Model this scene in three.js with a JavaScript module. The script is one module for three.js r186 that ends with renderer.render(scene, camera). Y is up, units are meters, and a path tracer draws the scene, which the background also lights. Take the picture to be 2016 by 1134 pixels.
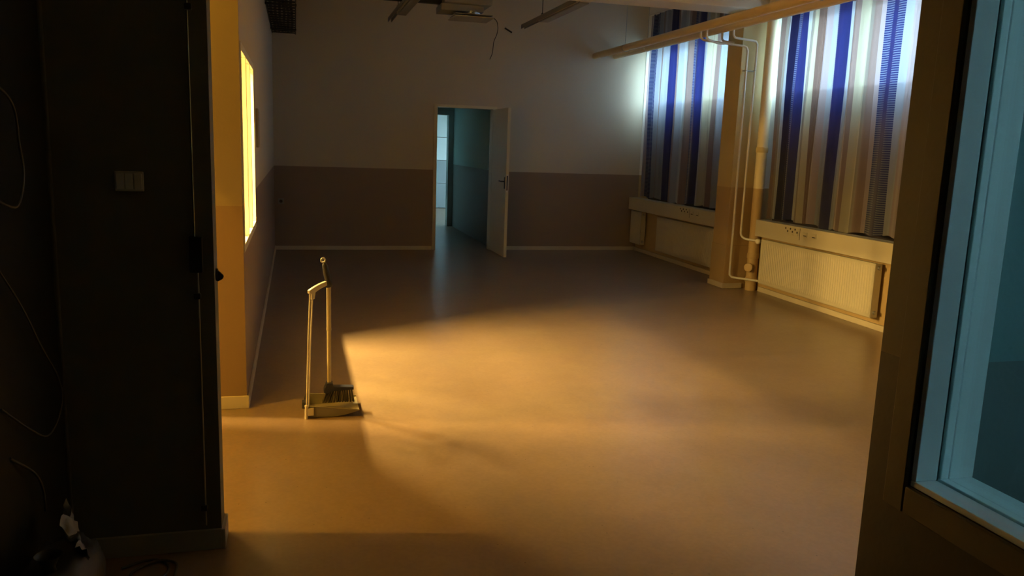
import * as THREE from 'three';
import { mergeGeometries } from 'three/addons/utils/BufferGeometryUtils.js';
import { RoundedBoxGeometry } from 'three/addons/geometries/RoundedBoxGeometry.js';
import { RectAreaLightUniformsLib } from 'three/addons/lights/RectAreaLightUniformsLib.js';

// ---------------------------------------------------------------- camera, sky, exposure
const W = 2016, H = 1134, EYE = 1.55;
const scene = new THREE.Scene();
const camera = new THREE.PerspectiveCamera(2 * Math.atan(H / 2 / 1594.6) * 180 / Math.PI, W / H, 0.05, 100);
{
  const yaw = 0.263677, pitch = -0.173817, roll = 0.03503;
  const F = new THREE.Vector3(Math.sin(yaw) * Math.cos(pitch), Math.sin(pitch), -Math.cos(yaw) * Math.cos(pitch));
  const R = new THREE.Vector3().crossVectors(F, new THREE.Vector3(0, 1, 0)).normalize();
  const U = new THREE.Vector3().crossVectors(R, F);
  const R2 = R.clone().multiplyScalar(Math.cos(roll)).addScaledVector(U, Math.sin(roll));
  const U2 = U.clone().multiplyScalar(Math.cos(roll)).addScaledVector(R, -Math.sin(roll));
  camera.position.set(0, EYE, 0);
  camera.quaternion.setFromRotationMatrix(new THREE.Matrix4().makeBasis(R2, U2, F.clone().negate()));
}
scene.add(camera);
scene.background = new THREE.Color().setRGB(0.68, 1.0, 1.15);   // even overcast sky
scene.backgroundIntensity = 11;
scene.environmentIntensity = 11;
const renderer = new THREE.WebGLRenderer({ antialias: true });
renderer.toneMapping = THREE.LinearToneMapping;
renderer.toneMappingExposure = 1.0;
renderer.shadowMap.enabled = true;
RectAreaLightUniformsLib.init();
// lamps of the lit hall on the left (each is built with its fitting further down)
const LAMP_TUBE = { rgb: [1, 0.655, 0.2], nits: 3350 };      // fluorescent tubes close behind the interior window
const LAMP_GLOBE = { rgb: [1, 0.6, 0.15], cd: [44, 52, 30] };      // globe deeper in the hall
const LAMP_LOBBY = { rgb: [1, 0.5, 0.04], cd: [22, 2.4] };   // globes in the lobby behind the opening

// ---------------------------------------------------------------- helpers
let seed = 11;
const rnd = () => { seed = (seed * 1664525 + 1013904223) >>> 0; return seed / 4294967296; };
const used = {};
function numbered(n) { const k = used[n] = (used[n] ?? -1) + 1; return k ? n + '_' + String(k).padStart(3, '0') : n; }
function tag(o, label, category, group) { o.userData.label = label; o.userData.category = category; if (group) o.userData.group = group; return o; }
function thing(name, label, category, x, y, d, group) {
  const o = new THREE.Group(); o.name = numbered(name); o.position.set(x, y, -d); scene.add(o);
  return tag(o, label, category, group);
}
function uvMetres(g) {                                     // texture coordinates in metres from position and normal
  g.computeVertexNormals?.call; const p = g.attributes.position, n = g.attributes.normal, uv = new Float32Array(p.count * 2);
  for (let i = 0; i < p.count; i++) {
    const ax = Math.abs(n.getX(i)), ay = Math.abs(n.getY(i)), az = Math.abs(n.getZ(i));
    const [u, v] = ay >= ax && ay >= az ? [p.getX(i), p.getZ(i)] : ax >= az ? [p.getZ(i), p.getY(i)] : [p.getX(i), p.getY(i)];
    uv[2 * i] = u; uv[2 * i + 1] = v;
  }
  g.setAttribute('uv', new THREE.BufferAttribute(uv, 2)); return g;
}
// box from x0..x1, y0..y1 and depth d0..d1 (depth is distance into the room, along -z)
function box(x0, x1, y0, y1, d0, d1, r = 0) {
  const sx = Math.abs(x1 - x0), sy = Math.abs(y1 - y0), sz = Math.abs(d1 - d0);
  const g = r ? new RoundedBoxGeometry(sx, sy, sz, 2, Math.min(r, sx / 2.05, sy / 2.05, sz / 2.05)) : new THREE.BoxGeometry(sx, sy, sz);
  g.translate((x0 + x1) / 2, (y0 + y1) / 2, -(d0 + d1) / 2);
  return uvMetres(g.index ? g.toNonIndexed() : g);
}
function merged(gs) {
  gs = [].concat(gs).map((g) => g.index ? g.toNonIndexed() : g);
  return gs.length === 1 ? gs[0] : mergeGeometries(gs.map((g) => { const c = new THREE.BufferGeometry(); for (const k of ['position', 'normal', 'uv']) c.setAttribute(k, g.attributes[k]); return c; }));
}
function mesh(name, gs, m, parent = scene) {
  const o = new THREE.Mesh(merged(gs), m);
  o.name = parent === scene ? numbered(name) : name; o.castShadow = o.receiveShadow = true; parent.add(o);
  return o;
}
function part(name, gs, m, parent, label) {                // a child of a thing; repeats under one parent are numbered
  const n = parent.children.filter((c) => c.name === name || c.name.startsWith(name + '_0')).length;
  const o = mesh(n ? name + '_' + String(n).padStart(3, '0') : name, gs, m, parent);
  if (label) o.userData.label = label;
  return o;
}
const structure = (o) => { o.userData.kind = 'structure'; return o; };
function shell(name) { const g = new THREE.Group(); g.name = numbered(name); scene.add(g); return structure(g); }
const P3 = (a) => new THREE.Vector3(a[0], a[1], -a[2]);
function tube(points, r, seg = 8, tension = null) {        // swept round bar; straight legs with rounded bends when tension is a bend radius
  let curve;
  if (tension === null) curve = new THREE.CatmullRomCurve3(points.map(P3), false, 'centripetal');
  else {
    curve = new THREE.CurvePath(); const ps = points.map(P3); let at = ps[0].clone();
    for (let i = 1; i < ps.length - 1; i++) {
      const a = ps[i - 1].clone().sub(ps[i]), b = ps[i + 1].clone().sub(ps[i]), k = Math.min(tension, a.length() * 0.49, b.length() * 0.49);
      const s = ps[i].clone().addScaledVector(a.normalize(), k), e = ps[i].clone().addScaledVector(b.normalize(), k);
      curve.add(new THREE.LineCurve3(at, s)); curve.add(new THREE.QuadraticBezierCurve3(s, ps[i], e)); at = e;
    }
    curve.add(new THREE.LineCurve3(at, ps[ps.length - 1]));
  }
  const n = Math.max(2, Math.min(160, points.length * (tension === null ? 10 : 16)));
  return new THREE.TubeGeometry(curve, points.length === 2 ? 1 : n, r, seg, false);
}
function rod(a, b, r0, r1 = r0, seg = 14) {                // closed cylinder or cone between two points
  const A = P3(a), B = P3(b), v = B.clone().sub(A), g = new THREE.CylinderGeometry(r1, r0, v.length(), seg);
  g.applyQuaternion(new THREE.Quaternion().setFromUnitVectors(new THREE.Vector3(0, 1, 0), v.clone().normalize()));
  g.translate(...A.add(B).multiplyScalar(0.5).toArray()); return g;
}
function lathe(profile, seg = 24) { return new THREE.LatheGeometry(profile.map(([r, y]) => new THREE.Vector2(r, y)), seg); }

// ---------------------------------------------------------------- textures and materials
const hash = (x, y, s) => { let h = (x * 374761393 + y * 668265263 + s * 1274126177) | 0; h = Math.imul(h ^ (h >>> 13), 1274126177); return ((h ^ (h >>> 16)) >>> 0) / 4294967296; };
function tileNoise(u, v, n, s) {                           // value noise that tiles over 0..1
  const x = u * n, y = v * n, xi = Math.floor(x), yi = Math.floor(y), f = (t) => t * t * (3 - 2 * t), a = f(x - xi), b = f(y - yi), m = (k) => ((k % n) + n) % n;
  const h = (i, j) => hash(m(i), m(j), s);
  return (h(xi, yi) * (1 - a) + h(xi + 1, yi) * a) * (1 - b) + (h(xi, yi + 1) * (1 - a) + h(xi + 1, yi + 1) * a) * b;
}
function texture(w, h, srgb, fill, repeat = [1, 1]) {
  const data = new Uint8Array(w * h * 4);
  for (let j = 0; j < h; j++) for (let i = 0; i < w; i++) { const c = fill(i / w, j / h, i, j); for (let k = 0; k < 3; k++) data[(j * w + i) * 4 + k] = Math.max(0, Math.min(255, c[k] * 255)); data[(j * w + i) * 4 + 3] = 255; }
  const t = new THREE.DataTexture(data, w, h); t.wrapS = t.wrapT = THREE.RepeatWrapping; t.magFilter = THREE.LinearFilter; t.minFilter = THREE.LinearMipmapLinearFilter; t.generateMipmaps = true;
  if (srgb) t.colorSpace = THREE.SRGBColorSpace; t.repeat.set(...repeat); t.needsUpdate = true; return t;
}
const grey = (v) => [v, v, v];
const rollerTex = texture(256, 256, false, (u, v) => grey(0.5 * tileNoise(u, v, 64, 3) + 0.3 * tileNoise(u, v, 128, 4) + 0.2 * tileNoise(u, v, 16, 5)), [1.6, 1.6]);
const floorTex = texture(1024, 1024, true, (u, v, i, j) => {
  let m = 0.93 + 0.03 * (tileNoise(u, v, 5, 7) - 0.5) + 0.03 * (tileNoise(u, v * 1.0, 40, 8) - 0.5) + 0.05 * (tileNoise(u, v, 200, 9) - 0.5) + 0.025 * (tileNoise(u, v, 14, 12) - 0.5);
  const s = hash(i >> 1, j >> 1, 21); if (s > 0.9997) m -= 0.3; else if (s < 0.0001) m += 0.08;
  return [m, m * (0.985 + 0.02 * tileNoise(u, v, 9, 10)), m * (0.97 + 0.03 * tileNoise(u, v, 60, 11))];
}, [0.4, 0.4]);
const clothTex = texture(128, 128, false, (u, v) => grey(0.5 + 0.25 * Math.sin(u * 6.2832 * 32) + 0.25 * Math.sin(v * 6.2832 * 32)), [12, 12]);
const woodTex = texture(128, 512, true, (u, v) => { const g = 0.9 + 0.1 * tileNoise(u, v, 32, 41) - 0.08 * tileNoise(u, v * 0.25, 8, 42); return [g, g * 0.98, g * 0.95]; }, [3, 0.6]);

const rgb = (r, g, b) => new THREE.Color().setRGB(r, g, b);
function mat(c, rough = 0.6, extra = {}) { return new THREE.MeshStandardMaterial({ color: rgb(...c), roughness: rough, ...extra }); }
const wallBump = { bumpMap: rollerTex, bumpScale: 0.0006 };
const M = {
  upper: mat([0.59, 0.53, 0.42], 0.75, wallBump),           // off-white wall paint
  lower: mat([0.3, 0.225, 0.17], 0.6, wallBump),           // brown wainscot paint
  upperTan: mat([0.62, 0.51, 0.27], 0.6, wallBump),         // tan gloss paint of pillar and corridor
  lowerTan: mat([0.5, 0.36, 0.18], 0.55, wallBump),
  green: mat([0.46, 0.66, 0.64], 0.7, wallBump),             // pale green paint of the rooms beyond
  greenLow: mat([0.22, 0.25, 0.24], 0.6, wallBump),
  ochre: mat([0.32, 0.25, 0.13], 0.6, wallBump), ochreLow: mat([0.27, 0.18, 0.09], 0.55, wallBump),
  hall: mat([0.86, 0.84, 0.78], 0.8, wallBump), moss: mat([0.15, 0.27, 0.27], 0.7, wallBump), mossLow: mat([0.13, 0.17, 0.165], 0.6, wallBump),
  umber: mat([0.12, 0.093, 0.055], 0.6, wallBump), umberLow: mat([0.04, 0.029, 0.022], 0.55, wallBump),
  ceiling: mat([0.82, 0.78, 0.68], 0.85, wallBump),
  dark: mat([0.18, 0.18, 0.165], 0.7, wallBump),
  floor: mat([0.3, 0.218, 0.15], 0.31, { map: floorTex }),
  skirting: mat([0.62, 0.55, 0.42], 0.5),
  white: mat([0.75, 0.72, 0.64], 0.4),
  cream: mat([0.7, 0.64, 0.46], 0.4),
  trunking: mat([0.58, 0.54, 0.42], 0.4),
  pipe: mat([0.74, 0.72, 0.66], 0.35),
  lagging: mat([0.85, 0.68, 0.42], 0.6, wallBump),
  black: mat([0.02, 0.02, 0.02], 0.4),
  blackSteel: mat([0.03, 0.03, 0.03], 0.5, { metalness: 0.4 }),
  hole: mat([0.05, 0.035, 0.02], 0.8),
  steel: mat([0.6, 0.6, 0.62], 0.25, { metalness: 1 }),
  galv: mat([0.45, 0.46, 0.47], 0.4, { metalness: 0.9 }),
  grille: mat([0.3, 0.29, 0.27], 0.5),
  grip: mat([0.03, 0.03, 0.035], 0.5),
  broomHead: mat([0.03, 0.035, 0.07], 0.45),
  tuft: mat([0.075, 0.065, 0.055], 0.8),
  stick: mat([0.68, 0.6, 0.42], 0.45, { map: woodTex }),
  pan: mat([0.27, 0.24, 0.17], 0.3),
  alu: mat([0.72, 0.66, 0.52], 0.3, { metalness: 0.35 }),
  cable: mat([0.1, 0.1, 0.1], 0.5),
  bag: mat([0.3, 0.31, 0.31], 0.45),
  sack: mat([0.03, 0.03, 0.032], 0.5),
  glass: new THREE.MeshPhysicalMaterial({ color: rgb(0.97, 0.98, 0.98), roughness: 0, transmission: 1, thickness: 0, ior: 1.5 }),
  tealGlass: new THREE.MeshPhysicalMaterial({ color: rgb(0.8, 0.98, 1.0), roughness: 0, transmission: 1, thickness: 0, ior: 1.5 }),
};

// ---------------------------------------------------------------- the setting
const PAINT = 1.168;                                       // height of the two-tone paint line
function paintedWall(name, boxes, up = M.upper, low = M.lower) {
  const g = shell(name), a = [], b = [];
  for (const [x0, x1, y0, y1, d0, d1] of boxes) {
    if (y0 < PAINT) b.push(box(x0, x1, y0, Math.min(y1, PAINT), d0, d1));
    if (y1 > PAINT) a.push(box(x0, x1, Math.max(y0, PAINT), y1, d0, d1));
  }
  if (a.length) mesh('upper_paint', a, up, g);
  if (b.length) mesh('lower_paint', b, low, g);
  return g;
}
const CEIL = 3.8, XL = -0.287, XR = 5.15, DF = 11.75;
structure(mesh('ground', box(-60, 60, -0.4, -0.25, -60, 60), mat([0.35, 0.35, 0.34], 0.9)));
structure(mesh('floor', box(-7.4, 5.6, -0.12, 0, -1.8, 20), M.floor));
structure(mesh('ceiling', box(-7.4, 5.5, CEIL, CEIL + 0.15, -1.8, 20), M.ceiling));

// left wall of the big room with the interior window; it stops at 4.74 where the lobby opening begins
const WIN = { d0: 4.8, d1: 6.22, y0: 0.9, y1: 2.06 };
paintedWall('wall_left', [
  [-0.437, XL, 0, WIN.y0, 4.77, DF], [-0.437, XL, WIN.y1, CEIL, 4.77, DF],
  [-0.437, XL, WIN.y0, WIN.y1, 4.77, WIN.d0], [-0.437, XL, WIN.y0, WIN.y1, WIN.d1, DF],
  [-0.437, XL, 2.4, CEIL, 3.18, 4.74],                    // over the opening
]);
paintedWall('wall_lobby_end', [[-1.1, XL, 0, CEIL, 4.74, 4.77], [-1.1, -0.437, 0, CEIL, 4.77, 4.79], [-3.3, -1.72, 0, CEIL, 4.74, 4.79], [-1.72, -1.1, 1.75, CEIL, 4.74, 4.79]], M.ochre, M.ochreLow);
paintedWall('wall_lobby_left', [[-3.37, -3.3, 0, CEIL, 3.18, 4.79], [-1.25, -1.17, 2.15, CEIL, 3.18, 4.74]], M.ochre, M.ochreLow);
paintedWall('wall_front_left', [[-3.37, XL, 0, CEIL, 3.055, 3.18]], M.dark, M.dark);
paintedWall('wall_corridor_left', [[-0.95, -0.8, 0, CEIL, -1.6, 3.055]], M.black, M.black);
paintedWall('wall_far', [[-0.437, 1.965, 0, CEIL, DF, DF + 0.15], [2.8, XR + 0.3, 0, CEIL, DF, DF + 0.15], [1.965, 2.8, 2.075, CEIL, DF, DF + 0.15]]);
// window wall: high panes from 2.2 m upward, closed below
const PANES = [[8.9, 11.745], [4.7, 8.28]], PY0 = 2.2, PY1 = 3.04, TW = [-0.5, 0.6];
const rightBoxes = [[XR, XR + 0.3, PY1, CEIL, -1.6, DF + 0.15], [XR, XR + 0.3, 0, PY1, 8.28, 8.9], [XR, XR + 0.3, 0, PY1, 11.745, DF + 0.15], [XR, XR + 0.3, 0, PY1, TW[1], 4.7], [XR, XR + 0.3, 0, PY1, -1.6, TW[0]], [XR, XR + 0.3, 0, 1.3, ...TW]];
for (const p of PANES) rightBoxes.push([XR, XR + 0.3, 0, 0.8, ...p]);   // low part of each recess is closed by a panel
paintedWall('wall_right', rightBoxes, M.hall, M.lowerTan);
paintedWall('wall_near', [[1.25, XR, 0, CEIL, 1.235, 1.345]], M.moss, M.mossLow);
// corridor partition with its big glazed opening
const PW = { d0: -0.55, d1: 1.225, y0: 0.93, y1: 2.5 };
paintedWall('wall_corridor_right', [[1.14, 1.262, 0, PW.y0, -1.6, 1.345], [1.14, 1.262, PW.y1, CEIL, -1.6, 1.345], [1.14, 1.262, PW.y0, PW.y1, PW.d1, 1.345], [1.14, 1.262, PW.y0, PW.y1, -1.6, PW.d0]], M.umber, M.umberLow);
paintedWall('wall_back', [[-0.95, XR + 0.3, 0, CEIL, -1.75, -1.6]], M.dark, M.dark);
// hall on the left
paintedWall('wall_hall_end', [[-7.2, -0.437, 0, CEIL, 7.3, 7.45]], M.hall, M.hall);
paintedWall('wall_hall_left', [[-7.35, -7.2, 0, CEIL, 3.0, 7.45]], M.hall, M.hall);
paintedWall('wall_hall_front', [[-7.2, -3.37, 0, CEIL, 3.0, 3.18]], M.hall, M.hall);
// passage behind the far door, and the bright room at its end
structure(mesh('ceiling', box(1.5, 2.95, 2.22, 2.3, DF + 0.15, 15.2), M.green));
paintedWall('wall_passage_right', [[2.87, 3.0, 0, CEIL, DF + 0.15, 15.2]], M.green, M.greenLow);
paintedWall('wall_passage_left', [[1.4, 1.55, 0, CEIL, DF + 0.15, 15.2]], M.green, M.greenLow);
paintedWall('wall_passage_end', [[0.4, 1.9, 0, CEIL, 15.2, 15.35], [2.79, XR + 0.3, 0, CEIL, 15.2, 15.35], [1.9, 2.79, 2.085, CEIL, 15.2, 15.35]], M.green, M.green);
paintedWall('wall_end_room_left', [[0.4, 0.55, 0, CEIL, 15.35, 19.4]], M.green, M.green);
paintedWall('wall_end_room_right', [[XR, XR + 0.3, 0, 0.6, 15.35, 19.4], [XR, XR + 0.3, 2.2, CEIL, 15.35, 19.4], [XR, XR + 0.3, 0.6, 2.2, 15.35, 15.9], [XR, XR + 0.3, 0.6, 2.2, 19.1, 19.4]], M.green, M.green);
{
  const w = shell('wall_end_room_far');
  mesh('backing', box(0.4, XR + 0.3, 0, CEIL, 19.4, 19.55), M.grille, w);
  const rows = [0.02, 0.61, 1.155, 1.695, 2.24, 2.78, 3.32];
  for (let r = 0; r < rows.length - 1; r++) for (let c = 0; c < 4; c++)
    part('panel', box(0.56 + c * 1.14, 0.56 + c * 1.14 + 1.125, rows[r], rows[r + 1] - 0.012, 19.372, 19.4, 0.004), r < 2 ? mat([0.27, 0.31, 0.33], 0.5) : mat([0.66, 0.72, 0.74], 0.5), w);
  paintedWall('wall_outer_left', [[-0.6, -0.437, 0, CEIL, 7.45, 15.2]]);
}
// pillar and cross beam
paintedWall('pillar', [[4.805, XR, 0, CEIL, 8.36, 8.68]], M.upperTan, M.lowerTan);
structure(mesh('pillar_casing', [box(4.797, XR, 0.05, 0.5, 8.352, 8.688, 0.004)], M.lowerTan));
structure(mesh('beam', box(XL, XR, 3.11, CEIL, 8.28, 8.68, 0.012), M.ceiling));
// baseboards
const bb = (name, ...b) => structure(mesh(name, b.map((a) => box(...a, 0.004)), M.skirting));
bb('baseboard_left', [XL, XL + 0.014, 0, 0.06, 4.74, DF]);
bb('baseboard_lobby', [-1.1, XL + 0.014, 0, 0.075, 4.726, 4.74]);
bb('baseboard_far', [XL + 0.014, 1.92, 0, 0.055, DF - 0.014, DF], [2.86, XR, 0, 0.055, DF - 0.014, DF]);
bb('baseboard_right', [XR - 0.03, XR, 0, 0.055, 8.69, DF - 0.014], [XR - 0.03, XR, 0, 0.055, 1.345, 8.14]);
bb('baseboard_pillar', [4.783, 4.797, 0, 0.06, 8.338, 8.702], [4.797, 5.03, 0, 0.06, 8.338, 8.352]);
structure(mesh('baseboard_front', [box(-0.8, XL, 0, 0.08, 3.041, 3.055, 0.003), box(XL, XL + 0.014, 0, 0.08, 3.041, 3.18, 0.003)], mat([0.4, 0.4, 0.38], 0.5)));
structure(mesh('trim_1', [box(-0.815, -0.79, 0, CEIL, 3.03, 3.055, 0.005)], mat([0.1, 0.1, 0.09], 0.5)));

// interior window of the left wall: three tall lights in a cream frame
{
  const g = shell('window_1'), { d0, d1, y0, y1 } = WIN, x0 = -0.425, x1 = XL + 0.006;
  part('frame', [box(x0, x1, y0, y0 + 0.045, d0, d1, 0.003), box(x0, x1, y1 - 0.045, y1, d0, d1, 0.003), box(x0, x1, y0 + 0.045, y1 - 0.045, d0, d0 + 0.04, 0.003), box(x0, x1, y0 + 0.045, y1 - 0.045, d1 - 0.04, d1, 0.003)], M.white, g);
  const n = 3, step = (d1 - d0 - 0.04) / n;
  for (let i = 1; i < n; i++) part('mullion', box(x0 + 0.02, x1, y0 + 0.045, y1 - 0.045, d0 + step * i + 0.004, d0 + step * i + 0.036, 0.003), M.white, g);
  for (let i = 0; i < n; i++) part('pane', box(-0.362, -0.358, y0 + 0.045, y1 - 0.045, d0 + 0.038 + step * i, d0 + step * (i + 1) + 0.003), M.glass, g);
  for (let i = 0; i < n; i++) for (const [a, b] of [[0.04 + step * i, 0.047 + step * i], [step * (i + 1) - 0.006, step * (i + 1) + 0.001]]) part('gasket', box(-0.356, -0.338, y0 + 0.045, y1 - 0.045, d0 + a, d0 + b), mat([0.16, 0.1, 0.05], 0.6), g);
}
// glazed opening of the partition: casing, lining in three steps, pane
{
  const g = shell('window_2'), { d0, d1, y0, y1 } = PW;
  part('casing', [box(1.129, 1.14, y0 - 0.055, y0, d0 - 0.06, d1, 0.003), box(1.129, 1.14, y1, y1 + 0.06, d0 - 0.06, d1 + 0.055, 0.003), box(1.129, 1.14, y0 - 0.055, y1, d1 + 0.003, d1 + 0.055, 0.003), box(1.129, 1.14, y0, y1, d0 - 0.06, d0, 0.003)], M.umber, g);
  const ring = (x0, x1, t) => [box(x0, x1, y0, y0 + t, d0, d1, 0.002), box(x0, x1, y1 - t, y1, d0, d1, 0.002), box(x0, x1, y0 + t, y1 - t, d1 - t, d1, 0.002), box(x0, x1, y0 + t, y1 - t, d0, d0 + t, 0.002)];
  const wm = mat([0.8, 0.84, 0.84], 0.4);
  part('lining', ring(1.1405, 1.19, 0.012), wm, g);
  part('gasket', ring(1.19, 1.197, 0.008), M.black, g);
  part('glazing_bead', ring(1.197, 1.215, 0.014), wm, g);
  part('inner_gasket', ring(1.215, 1.219, 0.008), M.black, g);
  part('inner_lining', ring(1.219, 1.275, 0.012), wm, g);
  part('pane', box(1.191, 1.195, y0 + 0.008, y1 - 0.008, d0 + 0.008, d1 - 0.008), M.tealGlass, g);
}
// exterior windows: frames with panes
function exteriorWindow(name, x, d0, d1, y0, y1, n) {
  const g = shell(name), s = (d1 - d0) / n, f = [box(x, x + 0.06, y0, y0 + 0.04, d0, d1), box(x, x + 0.06, y1 - 0.04, y1, d0, d1)];
  for (let i = 0; i <= n; i++) { const c = Math.min(Math.max(d0 + i * s, d0 + 0.02), d1 - 0.02); f.push(box(x, x + 0.06, y0 + 0.04, y1 - 0.04, c - 0.02, c + 0.02)); }
  part('frame', f, M.white, g);
  for (let i = 0; i < n; i++) part('pane', box(x + 0.028, x + 0.032, y0 + 0.04, y1 - 0.04, d0 + i * s + 0.02, d0 + (i + 1) * s - 0.02), M.glass, g);
}
PANES.forEach((p) => structure(mesh('window_panel', box(XR + 0.17, XR + 0.3, 0.8, PY0, ...p), mat([0.05, 0.04, 0.035], 0.7))));   // dark boards closing the low part of each window
exteriorWindow('window_3', XR + 0.2, ...PANES[0], PY0, PY1, 2);
exteriorWindow('window_4', XR + 0.2, ...PANES[1], PY0, PY1, 3);
exteriorWindow('window_5', XR + 0.2, ...TW, 1.3, PY1, 1);
exteriorWindow('window_6', XR + 0.2, 15.9, 19.1, 0.6, 2.2, 3);

// far doorway: frame and the leaf standing open into the room
{
  const g = shell('trim_2');
  part('jamb', box(1.925, 1.975, 0, 2.1, DF - 0.02, DF + 0.16, 0.004), M.cream, g);
  part('jamb', box(2.79, 2.85, 0, 2.1, DF - 0.02, DF + 0.16, 0.004), M.cream, g);
  part('head', box(1.975, 2.79, 2.06, 2.1, DF - 0.02, DF + 0.16, 0.004), M.cream, g);
  part('strike_plate', box(1.975, 1.978, 0.95, 1.1, DF + 0.02, DF + 0.05), M.black, g);
}
{
  const g = shell('door_1'); g.position.set(2.79, 0, -(DF - 0.03));
  const D = (x0, x1, y0, y1, d0, d1, r) => box(x0, x1, y0, y1, -d0, -d1, r);   // d measured back towards the camera
  part('leaf', D(0.0, 0.042, 0.012, 2.055, 0.0, 0.86, 0.003), M.cream, g);
  part('lock_plate', [D(0.006, 0.036, 0.915, 1.16, 0.86, 0.8615)], mat([0.75, 0.72, 0.68], 0.3), g, 'pale steel lock plate');
  part('lock_case', D(0.012, 0.028, 0.94, 1.14, 0.8612, 0.864), M.black, g, 'black lock slot');
  const h = part('handle', [rod([-0.0, 1.06, -0.8], [-0.05, 1.06, -0.8], 0.009), tube([[-0.045, 1.06, -0.8], [-0.05, 1.06, -0.78], [-0.05, 1.062, -0.68]], 0.009), box(-0.006, 0, 0.96, 1.12, -0.78, -0.82, 0.002)], M.black, g);
  part('hinge', [rod([0.02, 0.3, -0.0], [0.02, 0.38, -0.0], 0.008)], M.galv, g); part('hinge', [rod([0.02, 1.7, -0.0], [0.02, 1.78, -0.0], 0.008)], M.galv, g);
}
{ // second doorway at the end of the passage
  const g = shell('trim_3'), m = mat([0.42, 0.5, 0.5], 0.5);
  part('jamb', box(2.77, 2.86, 0, 2.16, 15.18, 15.37, 0.004), m, g); part('jamb', box(1.83, 1.92, 0, 2.16, 15.18, 15.37, 0.004), m, g);
  part('head', box(1.92, 2.77, 2.07, 2.16, 15.18, 15.37, 0.004), m, g);
}

// ---------------------------------------------------------------- lamps of the hall and the lobby (out of the picture)
function globe(label, x, y, d, top, L, r, cd) {
  const t = thing('globe_lamp', label, 'lamp', x, y, d);
  part('globe', new THREE.SphereGeometry(r, 20, 14), mat([0.9, 0.85, 0.7], 0.4, { emissive: rgb(...L.rgb), emissiveIntensity: 6 }), t);
  part('stem', [new THREE.CylinderGeometry(0.006, 0.006, top - y - r, 8).translate(0, (top - y + r) / 2, 0), new THREE.CylinderGeometry(0.05, 0.05, 0.03, 16).translate(0, top - y - 0.015, 0)], M.galv, t);
  const l = new THREE.PointLight(rgb(...L.rgb), cd); l.castShadow = true; l.shadow.radius = r / 0.02; t.add(l);
}
// three tube lamps at rising height, each in line with the window sill and one line on the floor
for (const [which, h, share] of [['lowest', 2.2, 1.45], ['middle', 2.6, 0.9], ['highest', 3.1, 0.4]]) {
  const D = (h - WIN.y0 - 0.045) / 1.52, t = thing('tube_lamp', 'white tube lamp behind the interior window, ' + which + ' of three hung at rising heights', 'lamp', XL - D, h, 6.18 - 0.6 * D + 0.35);
  part('housing', new RoundedBoxGeometry(0.1, 0.06, 0.8, 2, 0.008).translate(0, 0.06, 0), M.white, t);
  for (const k of [-0.3, 0.3]) part('hanger', new THREE.CylinderGeometry(0.006, 0.006, CEIL - h - 0.09, 6).translate(0, (CEIL - h + 0.09) / 2, k), M.galv, t);
  part('glowing_tube', new THREE.CylinderGeometry(0.014, 0.014, 0.7, 12).rotateX(Math.PI / 2).translate(0, 0.01, 0), mat([0.9, 0.85, 0.7], 0.4, { emissive: rgb(...LAMP_TUBE.rgb), emissiveIntensity: 3 }), t);
  const l = new THREE.RectAreaLight(rgb(...LAMP_TUBE.rgb), LAMP_TUBE.nits * share, 0.06, 0.7); l.position.set(0, -0.012, 0); l.rotation.x = -Math.PI / 2; t.add(l);
}
globe('warm globe pendant beside the hall end wall', -1.39, 2.5, 6.95, CEIL, LAMP_GLOBE, 0.07, 20);
globe('warm globe lamp in the hall closest to the lobby passage', -2.9, 2.05, 5.12, CEIL, LAMP_GLOBE, 0.05, LAMP_GLOBE.cd[0]);
globe('warm globe lamp in the middle of the lit hall', -4.5, 2.85, 5.45, CEIL, LAMP_GLOBE, 0.06, LAMP_GLOBE.cd[1]);
globe('warm globe lamp deepest in the lit hall', -6.4, 2.85, 5.45, CEIL, LAMP_GLOBE, 0.06, LAMP_GLOBE.cd[2]);
globe('warm globe lamp high at the left end of the lobby', -2.6, 3.6, 3.65, CEIL, LAMP_LOBBY, 0.04, LAMP_LOBBY.cd[0]);
globe('small warm globe lamp in the lobby beside the dark wall', -0.95, 2.9, 3.35, CEIL, LAMP_LOBBY, 0.05, LAMP_LOBBY.cd[1]);

// ---------------------------------------------------------------- curtains
const C = { white: [0.62, 0.67, 0.75], lav: [0.56, 0.47, 0.52], rose: [0.37, 0.27, 0.26], grey: [0.38, 0.34, 0.31], cream: [0.68, 0.63, 0.5], blue: [0.03, 0.04, 0.2], navy: [0.018, 0.02, 0.08], pale: [0.5, 0.55, 0.68], brown: [0.26, 0.17, 0.15], green: [0.34, 0.38, 0.33] };
const NEAR = [[8.06, 'green'], [8.02, 'rose'], [7.938, 'grey'], [7.858, 'pale'], [7.8, 'navy'], [7.72, 'ladder'], [7.65, 'blue'], [7.54, 'white'], [7.503, 'grey'], [7.403, 'cream'], [7.349, 'brown'], [7.243, 'lav'], [7.132, 'pale'], [7.07, 'ladder'], [7.03, 'blue'], [6.89, 'pale'], [6.822, 'rose'], [6.706, 'cream'], [6.593, 'grey'], [6.527, 'rose'], [6.426, 'lav'], [6.39, 'ladder'], [6.3, 'blue'], [6.22, 'ladder'], [6.13, 'pale'], [6.06, 'lav'], [5.9, 'rose'], [5.7, 'cream'], [5.5, 'navy'], [5.38, 'pale'], [5.25, 'rose'], [5.1, 'cream'], [4.95, 'grey']];
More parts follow.
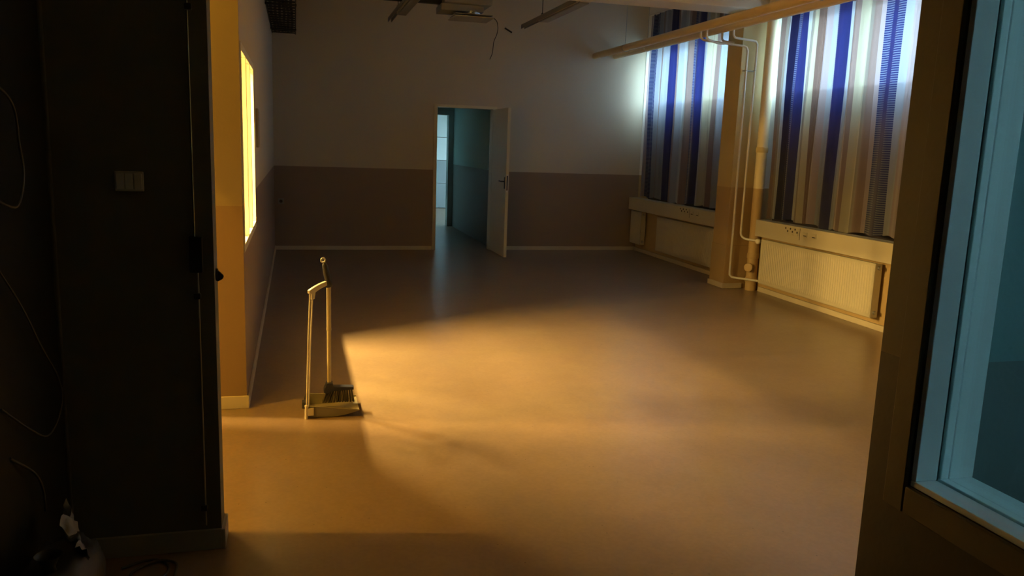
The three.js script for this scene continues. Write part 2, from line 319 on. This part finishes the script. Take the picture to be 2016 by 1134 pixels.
const FAR = [[11.52, 'lav'], [11.31, 'ladder'], [11.1, 'pale'], [11.02, 'rose'], [10.93, 'pale'], [10.75, 'blue'], [10.55, 'rose'], [10.4, 'pale'], [10.3, 'white'], [10.19, 'rose'], [10.02, 'ladder'], [9.93, 'blue'], [9.74, 'pale'], [9.62, 'cream'], [9.4, 'rose'], [9.28, 'pale'], [9.13, 'blue'], [8.93, 'rose']];
function stripes(list, end) {
  const a = list[0][0], len = a - end, N = 2048, HT = 64;
  return texture(N, HT, true, (u, v, i) => {
    const d = a - u * len; let k = 0; while (k + 1 < list.length && list[k + 1][0] >= d) k++;
    let c = C[list[k][1]];
    if (list[k][1] === 'ladder') c = (v * 4 % 1) < 0.42 ? [0.22, 0.27, 0.42] : C.blue;
    const lin = c.map((x) => 0.66 * x * (0.94 + 0.12 * hash(i, Math.floor(v * 64), 77)));
    return lin.map((x) => x <= 0.0031 ? 12.92 * x : 1.055 * x ** (1 / 2.4) - 0.055);
  }, [1, 12.5]);
}
function curtain(label, spots, end, y0, y1, s0) {
  const list = spots.map(([d, c], k) => [k ? Math.min(d * 1.008, spots[0][0] - 0.004 * k) : d, c]);
  const t = thing('striped_curtain', label, 'curtain', 5.1, 0, (list[0][0] + end) / 2, 'striped curtains on the window wall');
  const a = list[0][0], len = a - end, nu = Math.round(len * 170), nv = 26, mid = (a + end) / 2;
  const pos = [], uv = [], idx = []; let ph = [];
  for (let k = 0; k < 7; k++) ph.push(hash(k, s0, 5) * 6.28);
  for (let j = 0; j <= nv; j++) for (let i = 0; i <= nu; i++) {
    const u = i / nu, v = j / nv, y = y0 + (y1 - y0) * v, s = u * len;
    const w = 0.55 + 0.45 * Math.sin(s * 2.3 + ph[0]), pin = 0.6 + 0.4 * Math.min(1, (1 - v) * 3);
    const sway = 0.5 * Math.sin(v * 2.6 + ph[4]) + 0.35 * Math.sin(v * 5.1 + s * 1.7 + ph[6]);
    const a1 = s * 6.283 / 0.235 + ph[1] + 1.5 * Math.sin(s * 2.7 + ph[2]) + 0.35 * sway, a2 = s * 6.283 / 0.097 + ph[3] + 0.9 * Math.sin(s * 1.9 + ph[5]) + 0.5 * sway;
    const fold = Math.sin(a1), x = pin * (0.021 * (fold + 0.28 * Math.sin(2 * a1 + 0.8)) + 0.011 * w * Math.sin(a2)) + 0.004 * Math.sin(v * 7 + s * 4);
    const drift = 0.018 * Math.sin(v * 2.2 + s * 5 + ph[5]) + 0.02 * Math.cos(a1);
    const hem = j === 0 ? 0.012 * Math.sin(s * 4.1 + ph[6]) + 0.01 * Math.sin(s * 17) : 0;
    pos.push(x, y + hem, -(a - s - mid) + drift); uv.push(Math.min(0.9995, Math.max(0.0005, u + drift / len)), y);
  }
  for (let j = 0; j < nv; j++) for (let i = 0; i < nu; i++) { const p = j * (nu + 1) + i; idx.push(p, p + 1, p + nu + 2, p, p + nu + 2, p + nu + 1); }
  const g = new THREE.BufferGeometry(); g.setAttribute('position', new THREE.Float32BufferAttribute(pos, 3)); g.setAttribute('uv', new THREE.Float32BufferAttribute(uv, 2)); g.setIndex(idx); g.computeVertexNormals();
  const m = new THREE.MeshPhysicalMaterial({ map: stripes(list, end), roughness: 0.95, transmission: 0.6, thickness: 0, side: THREE.DoubleSide, bumpMap: clothTex, bumpScale: 0.0003 });
  const o = new THREE.Mesh(g, m); o.name = 'cloth'; o.castShadow = o.receiveShadow = true; t.add(o);
  part('curtain_rail', [new RoundedBoxGeometry(0.03, 0.02, len + 0.15, 2, 0.004).translate(0, y1 + 0.02, 0)], M.white, t);
  const hooks = Math.round(len / 0.16);
  for (let k = 0; k <= hooks; k++) part('glider', new THREE.BoxGeometry(0.006, 0.03, 0.008).translate(0, y1 + 0.003, len / 2 - k * len / hooks), M.white, t);
}
curtain('striped blue and rose curtain at the near window, above the longer ribbed radiator', NEAR, 4.8, 0.852, 3.45, 1);
curtain('striped blue and rose curtain at the far window, between far wall and pillar', FAR, 8.9, 0.852, 3.5, 2);

// ---------------------------------------------------------------- radiators and sill trunking
function radiator(label, d0, d1, y0, y1) {
  const t = thing('panel_radiator', label, 'radiator', 5.085, y0, (d0 + d1) / 2, 'panel radiators under the windows');
  const L = d1 - d0, h = y1 - y0, n = Math.max(3, Math.round(L / 0.034)), nu = n * 8, ys = [0, 0.012, 0.035, 0.06, h / 2, h - 0.05, h - 0.03, h - 0.012, h], pos = [], idx = [];
  for (let j = 0; j < ys.length; j++) for (let i = 0; i <= nu; i++) {
    const u = i / nu, f = (j >= 3 && j <= 5) ? 1 : 0, edge = u < 0.01 || u > 0.99 ? 0 : 1;
    const c = 0.5 + 0.5 * Math.cos(u * n * 6.2832), flute = Math.pow(c, 5) * 0.007 * f * edge;
    const lip = j === 0 || j === ys.length - 1 ? 0.006 : 0;
    pos.push(-0.045 + flute + lip, ys[j], L / 2 - u * L);
  }
  for (let j = 0; j < ys.length - 1; j++) for (let i = 0; i < nu; i++) { const p = j * (nu + 1) + i; idx.push(p, p + nu + 2, p + 1, p, p + nu + 1, p + nu + 2); }
  const g = new THREE.BufferGeometry(); g.setAttribute('position', new THREE.Float32BufferAttribute(pos, 3)); g.setAttribute('uv', new THREE.Float32BufferAttribute(new Float32Array(pos.length / 3 * 2), 2)); g.setIndex(idx); g.computeVertexNormals();
  const fr = new THREE.Mesh(g, M.trunking.clone()); fr.material.side = THREE.DoubleSide; fr.name = 'front_panel'; fr.castShadow = fr.receiveShadow = true; t.add(fr);
  part('rear_panel', new RoundedBoxGeometry(0.012, h - 0.01, L - 0.01, 1, 0.003).translate(0.03, h / 2, 0), M.trunking, t);
  for (const s of [-1, 1]) {
    const cap = part('side_cover', new RoundedBoxGeometry(0.07, h - 0.004, 0.006, 1, 0.002).translate(-0.006, h / 2, s * (L / 2 - 0.002)), M.trunking, t);
    for (const y of [0.05, h - 0.04]) { const p = new THREE.Mesh(new THREE.CylinderGeometry(0.017, 0.019, 0.022, 6).rotateX(Math.PI / 2).translate(-0.006, y, s * (L / 2 + 0.012)), M.galv); p.name = 'plug'; p.castShadow = true; cap.add(p); }
  }
  part('top_grille', merged(Array.from({ length: Math.round(L / 0.05) }, (_, k) => new THREE.BoxGeometry(0.06, 0.004, 0.03).translate(-0.006, h - 0.008, L / 2 - 0.025 - k * 0.05))), M.trunking, t);
  for (const s of [-0.35, 0.35]) part('wall_bracket', new THREE.BoxGeometry(0.024, 0.25, 0.03).translate(0.048, h / 2, s * L), M.galv, t);
}
radiator('long ribbed cream radiator under the near trunking, beside the drain pipe', 6.14, 8.02, 0.115, 0.615);
radiator('plain cream radiator under the far trunking, left of the pillar', 8.98, 10.77, 0.12, 0.615);
radiator('narrow short cream radiator in the far corner by the far wall', 11.33, 11.72, 0.13, 0.63);

function trunking(label, d0, d1, holes, flaps, gapAt) {
  const t = thing('cable_trunking', label, 'trunking', 5.075, 0.645, (d0 + d1) / 2, 'cream cable trunking under the curtains'), m = (d0 + d1) / 2;
  part('duct', new RoundedBoxGeometry(0.15, 0.182, d1 - d0, 2, 0.004).translate(0, 0.091, 0), M.trunking, t);
  for (const d of holes) {
    const s = part('socket', new RoundedBoxGeometry(0.006, 0.075, 0.07, 1, 0.002).translate(-0.076, 0.125, -(d - m)), M.trunking, t);
    for (const [dy, dd] of [[0.025, 0.02], [-0.003, -0.018]].map(([a, b]) => [a, b])) {
      const rr = 0.011, hm = new THREE.Mesh(new THREE.CylinderGeometry(rr, rr, 0.003, 14).rotateZ(Math.PI / 2).translate(-0.0795, 0.125 + dy, -(d - m) - dd), M.hole); hm.name = 'socket_recess'; s.add(hm);
    }
  }
  for (const d of flaps) {
    const f = part('data_outlet', new RoundedBoxGeometry(0.008, 0.045, 0.07, 1, 0.002).translate(-0.077, 0.115, -(d - m)), M.trunking, t);
    const sl = new THREE.Mesh(new THREE.BoxGeometry(0.003, 0.009, 0.05).translate(-0.0805, 0.104, -(d - m)), M.hole); sl.name = 'slot'; f.add(sl);
  }
  part('joint', new THREE.BoxGeometry(0.003, 0.12, 0.004).translate(-0.0755, 0.11, -(gapAt - m)), M.hole, t);
}
trunking('cream cable trunking with clear sockets below the near curtain', 4.75, 8.1, [7.485, 7.4, 7.318], [7.163, 7.015], 7.257);
trunking('cream cable trunking with faint sockets below the far curtain', 8.7, DF - 0.01, [9.947, 9.86, 9.774], [9.633, 9.482], 9.7);

// ---------------------------------------------------------------- pipes
{
  const a = thing('heating_main', 'thick tan insulated heating pipe running to the far wall, upper of two', 'pipe', 4.33, 2.905, 0);
  part('lagging', rod([0, 0, 2.0], [0, 0, DF], 0.046, 0.046, 24), M.lagging, a);
  const b = thing('heating_main', 'thick tan insulated heating pipe nearer the curtains, lower of two', 'pipe', 4.65, 2.925, 0);
  part('lagging', rod([0, 0, 2.0], [0, 0, DF], 0.046, 0.046, 24), M.lagging, b);
  for (const t of [a, b]) {
    for (const d of [4.1, 6.3, 10.6]) part('hanger', [new THREE.TorusGeometry(0.048, 0.004, 6, 24).translate(0, 0, -d), new THREE.CylinderGeometry(0.004, 0.004, CEIL - 2.91 - 0.04, 6).translate(0, (CEIL - 2.91) / 2 + 0.022, -d)], M.galv, t);
    for (const d of [3.3, 5.3, 7.3, 9.7, 11.2]) part('band', new THREE.CylinderGeometry(0.0475, 0.0475, 0.03, 24, 1).rotateX(Math.PI / 2).translate(0, 0, -d), M.lagging, t);
  }
  const p = (label, pts, r = 0.0125) => tag(mesh('heating_pipe', tube(pts, r, 10, 0.045), M.pipe), label, 'pipe');
  p('thin white pipe bending from the tan main and running down the pillar to floor level', [[4.36, 2.87, 8.5], [4.36, 2.78, 8.5], [4.845, 2.715, 8.31], [4.845, 0.14, 8.31], [5.06, 0.13, 8.1], [5.07, 0.135, 8.0]]);
  p('thin white pipe running down beside the pillar to the white radiator valve', [[4.65, 2.88, 8.3], [4.65, 2.8, 8.3], [4.94, 2.775, 8.28], [4.93, 0.62, 8.28], [4.955, 0.59, 8.2], [5.09, 0.585, 8.085]]);
  p('short white pipe stub dropping from the tan main and joining a longer pipe', [[4.36, 2.87, 8.36], [4.36, 2.775, 8.36], [4.5, 2.745, 8.4], [4.6, 2.74, 8.4]]);
  p('short white pipe stub turning from the lower main into the pillar side', [[4.65, 2.89, 8.55], [4.65, 2.8, 8.55], [4.7, 2.785, 8.55], [4.807, 2.78, 8.55]]);
  const cl = thing('pipe_bracket', 'small twin clip holding two thin white pipes to the pillar', 'bracket', 4.89, 2.46, 8.335);
  part('bar', new RoundedBoxGeometry(0.14, 0.014, 0.02, 1, 0.003).translate(0, 0, 0.0), M.galv, cl);
  part('clip', new THREE.TorusGeometry(0.016, 0.004, 6, 16).rotateX(Math.PI / 2).translate(-0.045, 0, 0.025), M.galv, cl); part('clip', new THREE.TorusGeometry(0.016, 0.004, 6, 16).rotateX(Math.PI / 2).translate(0.045, 0, 0.05), M.galv, cl);
  const v = thing('radiator_valve', 'round white thermostat valve at the near radiator top corner', 'valve', 5.06, 0.585, 8.09);
  const hd = lathe([[0, 0], [0.024, 0.002], [0.029, 0.012], [0.03, 0.05], [0.024, 0.066], [0, 0.07]]).rotateX(Math.PI / 2).rotateY(-0.9);
  part('knob', hd, M.white, v); part('body', rod([0.0, 0, 0], [0.02, 0, -0.07], 0.014), M.galv, v);
  // drain stack
  const s = thing('drain_pipe', 'thick two-tone drain pipe from floor to ceiling beside the pillar', 'pipe', 5.075, 0, 8.22);
  part('upper_pipe', new THREE.CylinderGeometry(0.06, 0.06, CEIL - PAINT, 28).translate(0, (CEIL + PAINT) / 2, 0), mat([0.78, 0.7, 0.5], 0.5), s);
  part('lower_pipe', new THREE.CylinderGeometry(0.06, 0.06, PAINT, 28).translate(0, PAINT / 2, 0), M.lowerTan, s);
  for (const [y, m] of [[1.6, M.upperTan], [0.4, M.lowerTan], [0.12, M.lowerTan]]) part('collar', lathe([[0.059, -0.03], [0.066, -0.028], [0.068, 0], [0.066, 0.028], [0.059, 0.03]], 28).translate(0, y, 0), m, s);
  const dir = new THREE.Vector3(-0.8, 0.12, 0.6).normalize(), br = lathe([[0.0, 0], [0.042, 0], [0.042, 0.085], [0.05, 0.087], [0.05, 0.112], [0.044, 0.118], [0, 0.118]], 24);
  br.applyQuaternion(new THREE.Quaternion().setFromUnitVectors(new THREE.Vector3(0, 1, 0), dir)); br.translate(0, 0.26, 0);
  part('cleanout_cap', br, M.lowerTan, s);
}

// ---------------------------------------------------------------- ceiling fittings
function luminaire(label, x, dEnd, dBox, dStart, w, y) {
  const t = thing('ceiling_luminaire', label, 'light', x, y, dEnd, 'unlit strip lights on their carrier rails'), L = dEnd - dStart, LB = dBox - dStart;
  part('carrier_rail', [new THREE.BoxGeometry(0.05, 0.006, L).translate(0, 0.05, L / 2), new THREE.BoxGeometry(0.006, 0.05, L).translate(-0.022, 0.025, L / 2), new THREE.BoxGeometry(0.006, 0.05, L).translate(0.022, 0.025, L / 2)], M.grille, t);
  const z0 = L - LB, zc = z0 + LB / 2;
  part('lamp_body', new RoundedBoxGeometry(w, 0.055, LB, 2, 0.006).translate(w / 2 + 0.012, 0.04, zc), M.cream, t);
  part('diffuser', new RoundedBoxGeometry(w - 0.03, 0.02, LB - 0.04, 2, 0.004).translate(w / 2 + 0.012, 0.008, zc), M.grille, t);
  for (const k of [0.9, 2.1]) { const h = part('hanger', new THREE.CylinderGeometry(0.005, 0.005, CEIL - y - 0.06, 6).translate(0, (CEIL - y - 0.06) / 2 + 0.06, k), M.blackSteel, t), e = mesh('eye', new THREE.TorusGeometry(0.012, 0.004, 6, 12).translate(0, 0.066, k), M.blackSteel, h); }
}
luminaire('unlit ceiling strip light on a rail, left of the duct box', 1.225, 11.2, 10.55, 7.6, 0.13, 3.1);
luminaire('unlit ceiling strip light on a rail, right of the duct box', 2.975, 10.93, 10.25, 8.7, 0.14, 3.1);
{
  const t = thing('ventilation_box', 'grey ventilation box with hanging grille plate above the far door', 'vent', 1.95, 3.0, 9.6);
  part('duct_box', new RoundedBoxGeometry(0.56, 0.66, 0.5, 2, 0.006).translate(-0.005, 0.47, -0.2), M.grille, t);
  part('collar', new RoundedBoxGeometry(0.5, 0.075, 0.36, 2, 0.005).translate(-0.06, 0.1, -0.2), M.grille, t);
  part('spigot', [lathe([[0.095, 0], [0.1, 0.004], [0.1, 0.03], [0.107, 0.034], [0.107, 0.045], [0.1, 0.05], [0.1, 0.08]], 28).translate(0.07, 0.035, -0.12)], M.steel, t, 'shiny metal duct spigot');
  part('grille_plate', [new RoundedBoxGeometry(0.47, 0.012, 0.42, 2, 0.004).translate(0.065, 0.0, -0.14), new RoundedBoxGeometry(0.44, 0.006, 0.4, 2, 0.003).translate(0.065, 0.027, -0.14)], mat([0.42, 0.37, 0.28], 0.5), t);
  for (const x of [-0.14, 0.18]) part('plate_bracket', new THREE.BoxGeometry(0.01, 0.07, 0.01).translate(x, 0.035, -0.14), M.galv, t);
  tag(mesh('hanging_wire', tube([[2.25, 3.0, 9.55], [2.275, 2.95, 9.5], [2.287, 2.87, 9.5], [2.27, 2.8, 9.5], [2.245, 2.74, 9.5], [2.235, 2.66, 9.5], [2.225, 2.59, 9.5], [2.2, 2.53, 9.5]], 0.0045), M.black), 'thin loose wire hanging from the ventilation grille plate', 'wire');
  const c = thing('ceiling_duct', 'dark flat cable duct joining the ventilation box to the left strip light', 'duct', 1.25, 3.135, 9.75);
  part('channel', new RoundedBoxGeometry(0.86, 0.045, 0.1, 2, 0.004).translate(-0.02, 0.03, 0), M.blackSteel, c);
  for (const x of [-0.35, 0.3]) part('hanger', new THREE.CylinderGeometry(0.005, 0.005, 0.62, 6).translate(x, 0.36, 0), M.blackSteel, c);
  tag(mesh('wire_stub', rod([2.93, 3.21, DF - 0.004], [3.03, 3.15, DF - 0.03], 0.011), M.black), 'short dark cable stub poking from the far wall', 'wire');
}
{
  const t = thing('cable_tray', 'black ladder cable tray high along the left wall', 'tray', -0.13, 2.92, 11.7), L = 6.4;
  for (const s of [-1, 1]) part('side_rail', new RoundedBoxGeometry(0.012, 0.07, L, 1, 0.003).translate(s * 0.15, 0.035, L / 2), M.blackSteel, t);
  for (let k = 0; k < 32; k++) part('rung', new THREE.BoxGeometry(0.29, 0.012, 0.03).translate(0, 0.012, 0.05 + k * 0.2), M.blackSteel, t);
  for (let k = 0; k < 6; k++) {
    const pts = []; for (let i = 0; i <= 8; i++) pts.push([-0.11 + k * 0.043 + 0.008 * Math.sin(i * 2.1 + k), 0.033 + 0.004 * (k % 2), -0.02 - i * (L - 0.04) / 8]);
    part('cable', tube(pts, 0.017, 6), M.black, t);
  }
  for (const k of [0.6, 2.6, 4.6]) part('support_arm', new THREE.BoxGeometry(0.32, 0.02, 0.03).translate(0, -0.01, k), M.blackSteel, t);
}

// ---------------------------------------------------------------- dustpan and broom on the floor
{
  const t = thing('dustpan', 'long-handled metal dustpan standing on the floor in the light', 'dustpan', 0, 0, 0);
  const prof = (x) => { const u = (x - 0.045) / 0.29; return u < 0.5 ? 0.004 : 0.004 + 0.032 * Math.pow((u - 0.5) / 0.5, 1.6); };
  const rim = (x) => { const u = (x - 0.045) / 0.29; return 0.072 - 0.006 * u - 0.027 * Math.pow(u, 3); };
  const pan = [], N = 16;
  const grid = (fn, nu, nv) => { const pos = [], uv = [], idx = []; for (let j = 0; j <= nv; j++) for (let i = 0; i <= nu; i++) { const q = P3(fn(i / nu, j / nv)); pos.push(q.x, q.y, q.z); uv.push(i / nu, j / nv); } for (let j = 0; j < nv; j++) for (let i = 0; i < nu; i++) { const p = j * (nu + 1) + i; idx.push(p, p + 1, p + nu + 2, p, p + nu + 2, p + nu + 1); } const g = new THREE.BufferGeometry(); g.setAttribute('position', new THREE.Float32BufferAttribute(pos, 3)); g.setAttribute('uv', new THREE.Float32BufferAttribute(uv, 2)); g.setIndex(idx); g.computeVertexNormals(); return g; };
  const X = (u) => 0.045 + 0.29 * u, E = 0.003;
  const spread = (u) => 0.012 * u;                         // the mouth flares a little
  const flat = (o) => grid((u, v) => [X(u), prof(X(u)) + o, 4.5 - spread(u) + v * (0.225 + 2 * spread(u))], N, 8);
  const side = (near, o) => grid((u, v) => { const b = prof(X(u)), y = b + (rim(X(u)) - b) * v, d = near ? 4.5 - spread(u) - 0.008 * v + o : 4.725 + spread(u) + 0.008 * v - o; return [X(u), y, d]; }, N, 5);
  const back = (o) => grid((u, v) => [0.045 + o - 0.02 * Math.sin(Math.PI * u) * 0.6, 0.004 + 0.068 * v, 4.5 - 0.008 * v + u * (0.225 + 0.016 * v)], 10, 4);
  const pm = M.pan.clone(); pm.side = THREE.DoubleSide;
  part('pan', [flat(0), flat(E), side(true, 0), side(true, E), side(false, 0), side(false, E), back(0), back(E), tube([[0.047, 0.0725, 4.492], [0.12, 0.066, 4.49], [0.22, 0.055, 4.486], [0.335, 0.042, 4.48]], 0.004, 6), tube([[0.047, 0.0725, 4.733], [0.12, 0.066, 4.735], [0.22, 0.055, 4.74], [0.335, 0.042, 4.746]], 0.004, 6)], pm, t);
  part('hinge_block', box(0.02, 0.06, 0.045, 0.085, 4.53, 4.58, 0.006), M.grip, t, 'dark pivot block');
  part('sleeve', [rod([0.043, 0, 4.487], [0.046, 0.078, 4.487], 0.0095), rod([0.046, 0.07, 4.487], [0.046, 0.08, 4.487], 0.012), box(0.05, 0.085, 0.02, 0.064, 4.478, 4.492, 0.003)], M.alu, t);
  part('handle_rod', tube([[0.046, 0.07, 4.487], [0.056, 0.38, 4.5], [0.07, 0.705, 4.53]], 0.0048, 8), M.alu, t);
  part('handle_rod', tube([[0.058, 0.07, 4.51], [0.068, 0.38, 4.525], [0.084, 0.69, 4.55]], 0.004, 8), M.alu, t);
  const arm = new THREE.Shape(); arm.moveTo(0, -0.011); arm.quadraticCurveTo(0.055, 0.018, 0.125, 0.03); arm.lineTo(0.125, 0.012 - 0.002); arm.quadraticCurveTo(0.075, 0.0, 0.036, -0.022); arm.lineTo(0.03, -0.058); arm.lineTo(0.014, -0.058); arm.lineTo(0.014, -0.028); arm.lineTo(0, -0.024);
  const ag = new THREE.ExtrudeGeometry(arm, { depth: 0.012, bevelEnabled: true, bevelThickness: 0.004, bevelSize: 0.003, bevelSegments: 2, curveSegments: 12 }); ag.translate(0, 0, -0.006); ag.rotateY(0.62); ag.translate(0.064, 0.734, -4.535);
  part('top_bracket', ag, M.alu, t, 'curved pale bracket that grips the broom stick');
  const b = thing('hand_broom', 'pale broom stick with dark bristle head clipped to the dustpan bracket', 'broom', 0.174, 0, 4.61);
  part('stick', [new THREE.CylinderGeometry(0.0115, 0.0115, 0.32, 16).translate(0, 0.33, 0), new THREE.CylinderGeometry(0.0125, 0.0125, 0.26, 16).translate(0, 0.61, 0)], M.stick, b);
  part('joint_ring', new THREE.CylinderGeometry(0.0135, 0.0135, 0.012, 16).translate(0, 0.485, 0), M.stick, b);
  const grip = lathe([[0, 0], [0.017, 0], [0.019, 0.02], [0.0175, 0.05], [0.019, 0.075], [0.017, 0.1], [0.0155, 0.125], [0.009, 0.137], [0, 0.14]], 18); grip.rotateZ(0.2); grip.translate(0.004, 0.73, 0);
  part('grip', grip, M.grip, b, 'dark rubber grip');
  const ring = new THREE.TorusGeometry(0.0125, 0.0048, 10, 20); ring.rotateY(0.5); ring.translate(-0.03, 0.882, 0);
  part('hanging_ring', ring, mat([0.85, 0.85, 0.85], 0.12, { metalness: 1 }), b, 'shiny metal hanging ring');
  const hs = new THREE.Shape(); hs.moveTo(-0.026, 0.118); hs.quadraticCurveTo(-0.032, 0.135, -0.022, 0.15); hs.lineTo(-0.014, 0.17); hs.lineTo(0.016, 0.17); hs.lineTo(0.022, 0.148); hs.quadraticCurveTo(0.075, 0.146, 0.134, 0.142); hs.lineTo(0.134, 0.132); hs.lineTo(0.02, 0.126); hs.lineTo(-0.01, 0.112);
  const hg = new THREE.ExtrudeGeometry(hs, { depth: 0.036, bevelEnabled: true, bevelThickness: 0.006, bevelSize: 0.004, bevelSegments: 2 }); hg.translate(0, 0, -0.018);
  part('brush_head', hg, M.broomHead, b);
  for (let r = 0; r < 3; r++) for (let k = 0; k < 12; k++) {
    const u = k / 11, x = -0.012 + 0.138 * u, z = (r - 1) * 0.014, lean = -0.024 + 0.034 * u + (rnd() - 0.5) * 0.004;
    const c = new THREE.CylinderGeometry(0.0042, 0.0058, 0.07, 7); c.applyMatrix4(new THREE.Matrix4().makeShear(0, 0, -lean / 0.07, 0, -(r - 1) * 0.004 / 0.07, 0)); c.translate(x + lean / 2, 0.09, z);
    part('bristle_tuft', c, M.tuft, b);
  }
}

// ---------------------------------------------------------------- the dark wall stub and the corridor
{
  const s = thing('light_switch', 'grey triple light switch plate on the dark wall left', 'switch', -0.553, 1.384, 3.055);
  part('plate', new RoundedBoxGeometry(0.092, 0.068, 0.01, 2, 0.003).translate(0, 0, 0.005), mat([0.55, 0.55, 0.56], 0.45), s);
  for (let k = -1; k <= 1; k++) part('rocker', new RoundedBoxGeometry(0.026, 0.055, 0.008, 2, 0.003).rotateX(0.06).translate(k * 0.0285, 0, 0.011), mat([0.62, 0.62, 0.63], 0.4), s);
  const e = thing('bolt_rod', 'thin steel bolt rod with black guides on the dark wall edge', 'bolt', -0.345, 0, 3.045);
  part('upper_rod', rod([-0.004, 1.165, 0], [-0.004, 2.9, 0], 0.004), M.steel, e, 'bright steel rod'); part('lower_rod', rod([0.004, 0.1, 0], [0.004, 1.1, 0], 0.0035), M.galv, e, 'dull steel rod');
  part('gear_case', new RoundedBoxGeometry(0.045, 0.13, 0.018, 2, 0.004).translate(0.0, 1.13, 0), M.black, e);
  for (const y of [0.17, 0.98, 1.975]) part('guide', new RoundedBoxGeometry(0.024, 0.022, 0.02, 2, 0.004).translate(0, y, 0), M.black, e);
  const h = thing('lever_handle', 'small black lever handle sticking out past the dark wall edge', 'handle', XL, 1.045, 3.115);
  part('rose', new THREE.CylinderGeometry(0.022, 0.022, 0.008, 20).rotateZ(Math.PI / 2).translate(0.004, 0.002, 0), M.black, h);
  const ls = new THREE.Shape(); ls.moveTo(0, 0.024); ls.lineTo(0.022, 0.0); ls.quadraticCurveTo(0.026, -0.008, 0.018, -0.014); ls.lineTo(0.006, -0.02); ls.quadraticCurveTo(0, -0.02, 0, -0.012);
  part('lever', new THREE.ExtrudeGeometry(ls, { depth: 0.012, bevelEnabled: true, bevelThickness: 0.002, bevelSize: 0.002, bevelSegments: 2 }).translate(0.002, 0, 0.0), M.black, h);
  const cab = (label, pts, r) => tag(mesh('loose_cable', tube(pts, r, 8), M.cable), label, 'cable');
  cab('pale cable hanging in a wide loop in the dark corner, middle height', [[-0.797, 1.2, 2.45], [-0.77, 1.06, 2.56], [-0.77, 0.88, 2.74], [-0.77, 0.74, 2.89], [-0.77, 0.665, 2.925], [-0.77, 0.61, 2.87], [-0.77, 0.59, 2.75], [-0.77, 0.67, 2.58], [-0.797, 0.78, 2.44]], 0.0032);
  cab('thin grey cable bundle end curling high in the dark left corner', [[-0.797, 1.7, 2.4], [-0.77, 1.62, 2.62], [-0.77, 1.5, 2.66], [-0.77, 1.42, 2.68], [-0.77, 1.33, 2.6], [-0.797, 1.36, 2.5]], 0.004);
  cab('thin grey cable curving down behind the white bag in the corner', [[-0.797, 0.62, 2.48], [-0.77, 0.52, 2.6], [-0.77, 0.44, 2.66], [-0.77, 0.37, 2.67]], 0.004);
  cab('white cable lying in small loops on the floor below the dark wall', [[-0.62, 0.006, 2.95], [-0.55, 0.006, 2.99], [-0.5, 0.006, 2.985], [-0.46, 0.006, 2.93], [-0.47, 0.006, 2.86], [-0.55, 0.006, 2.84], [-0.58, 0.008, 2.9], [-0.5, 0.012, 2.97], [-0.44, 0.008, 2.95], [-0.43, 0.006, 2.85]], 0.005);
  // sack with a torn white bag over its edge
  const k = thing('rubbish_sack', 'dark full rubbish sack on the floor in the left corner', 'sack', -0.68, 0, 2.4);
  const sg = new THREE.SphereGeometry(1, 40, 26), sp = sg.attributes.position;
  for (let i = 0; i < sp.count; i++) { const x = sp.getX(i), y = sp.getY(i), z = sp.getZ(i), w = 1 + 0.05 * Math.sin(9 * x + 5 * y) * Math.cos(7 * z) + 0.03 * Math.sin(17 * y + 11 * z); sp.setXYZ(i, Math.sign(x) * Math.pow(Math.abs(x), 0.7) * 0.105 * w, Math.max(0, 0.17 + Math.sign(y) * Math.pow(Math.abs(y), 0.75) * 0.17 * w), Math.sign(z) * Math.pow(Math.abs(z), 0.7) * 0.28 * w); }
  sg.computeVertexNormals(); part('sack_body', sg, M.sack, k); part('tied_neck', lathe([[0.02, 0], [0.016, 0.02], [0.03, 0.05], [0.036, 0.055]], 16).translate(0, 0.325, 0.05), M.sack, k);
  const nu = 30, nv = 8, pos = [], uv = [], idx = [];
  for (let j = 0; j <= nv; j++) for (let i = 0; i <= nu; i++) { const u = i / nu, v = j / nv, d = 2.42 + 0.28 * u, w = (0.02 + 0.055 * Math.pow(u, 1.4)) * (1 + 0.25 * Math.sin(13 * u)); pos.push(-0.63 + 0.02 * Math.sin(9 * u + 3 * v) + 0.03 * v - 0.1 * u, 0.34 - 0.03 * u + (0.5 - v) * w * 2 + 0.008 * Math.sin(31 * u + 7 * v), -d - 0.012 * Math.sin(20 * v + 8 * u)); uv.push(u, v); }
  for (let j = 0; j < nv; j++) for (let i = 0; i < nu; i++) { const p = j * (nu + 1) + i; idx.push(p, p + 1, p + nu + 2, p, p + nu + 2, p + nu + 1); }
  const bg = new THREE.BufferGeometry(); bg.setAttribute('position', new THREE.Float32BufferAttribute(pos, 3)); bg.setAttribute('uv', new THREE.Float32BufferAttribute(uv, 2)); bg.setIndex(idx); bg.computeVertexNormals();
  const bm = M.bag.clone(); bm.side = THREE.DoubleSide; tag(mesh('plastic_bag', bg, bm), 'crumpled white plastic bag draped over the dark sack edge', 'bag');
  // small things on the left and far walls
  const n = thing('notice_frame', 'narrow dark notice frame on the left wall beyond the window', 'frame', XL, 1.615, 6.64);
  part('frame', new RoundedBoxGeometry(0.018, 0.29, 0.2, 2, 0.003).translate(0.009, 0, 0), M.grille, n); part('sheet', new THREE.BoxGeometry(0.002, 0.25, 0.16).translate(0.019, 0, 0), mat([0.3, 0.28, 0.25], 0.6), n);
  const so = thing('wall_socket', 'small dark wall socket low in the left far corner', 'socket', -0.2, 0.68, DF);
  part('plate', new RoundedBoxGeometry(0.08, 0.08, 0.012, 2, 0.003).translate(0, 0, 0.006), M.grille, so); part('recess', new THREE.CylinderGeometry(0.022, 0.022, 0.003, 16).rotateX(Math.PI / 2).translate(0, 0, 0.0125), M.hole, so);
}

scene.traverse((o) => { if (o.isMesh) o.castShadow = o.receiveShadow = true; });
renderer.render(scene, camera);
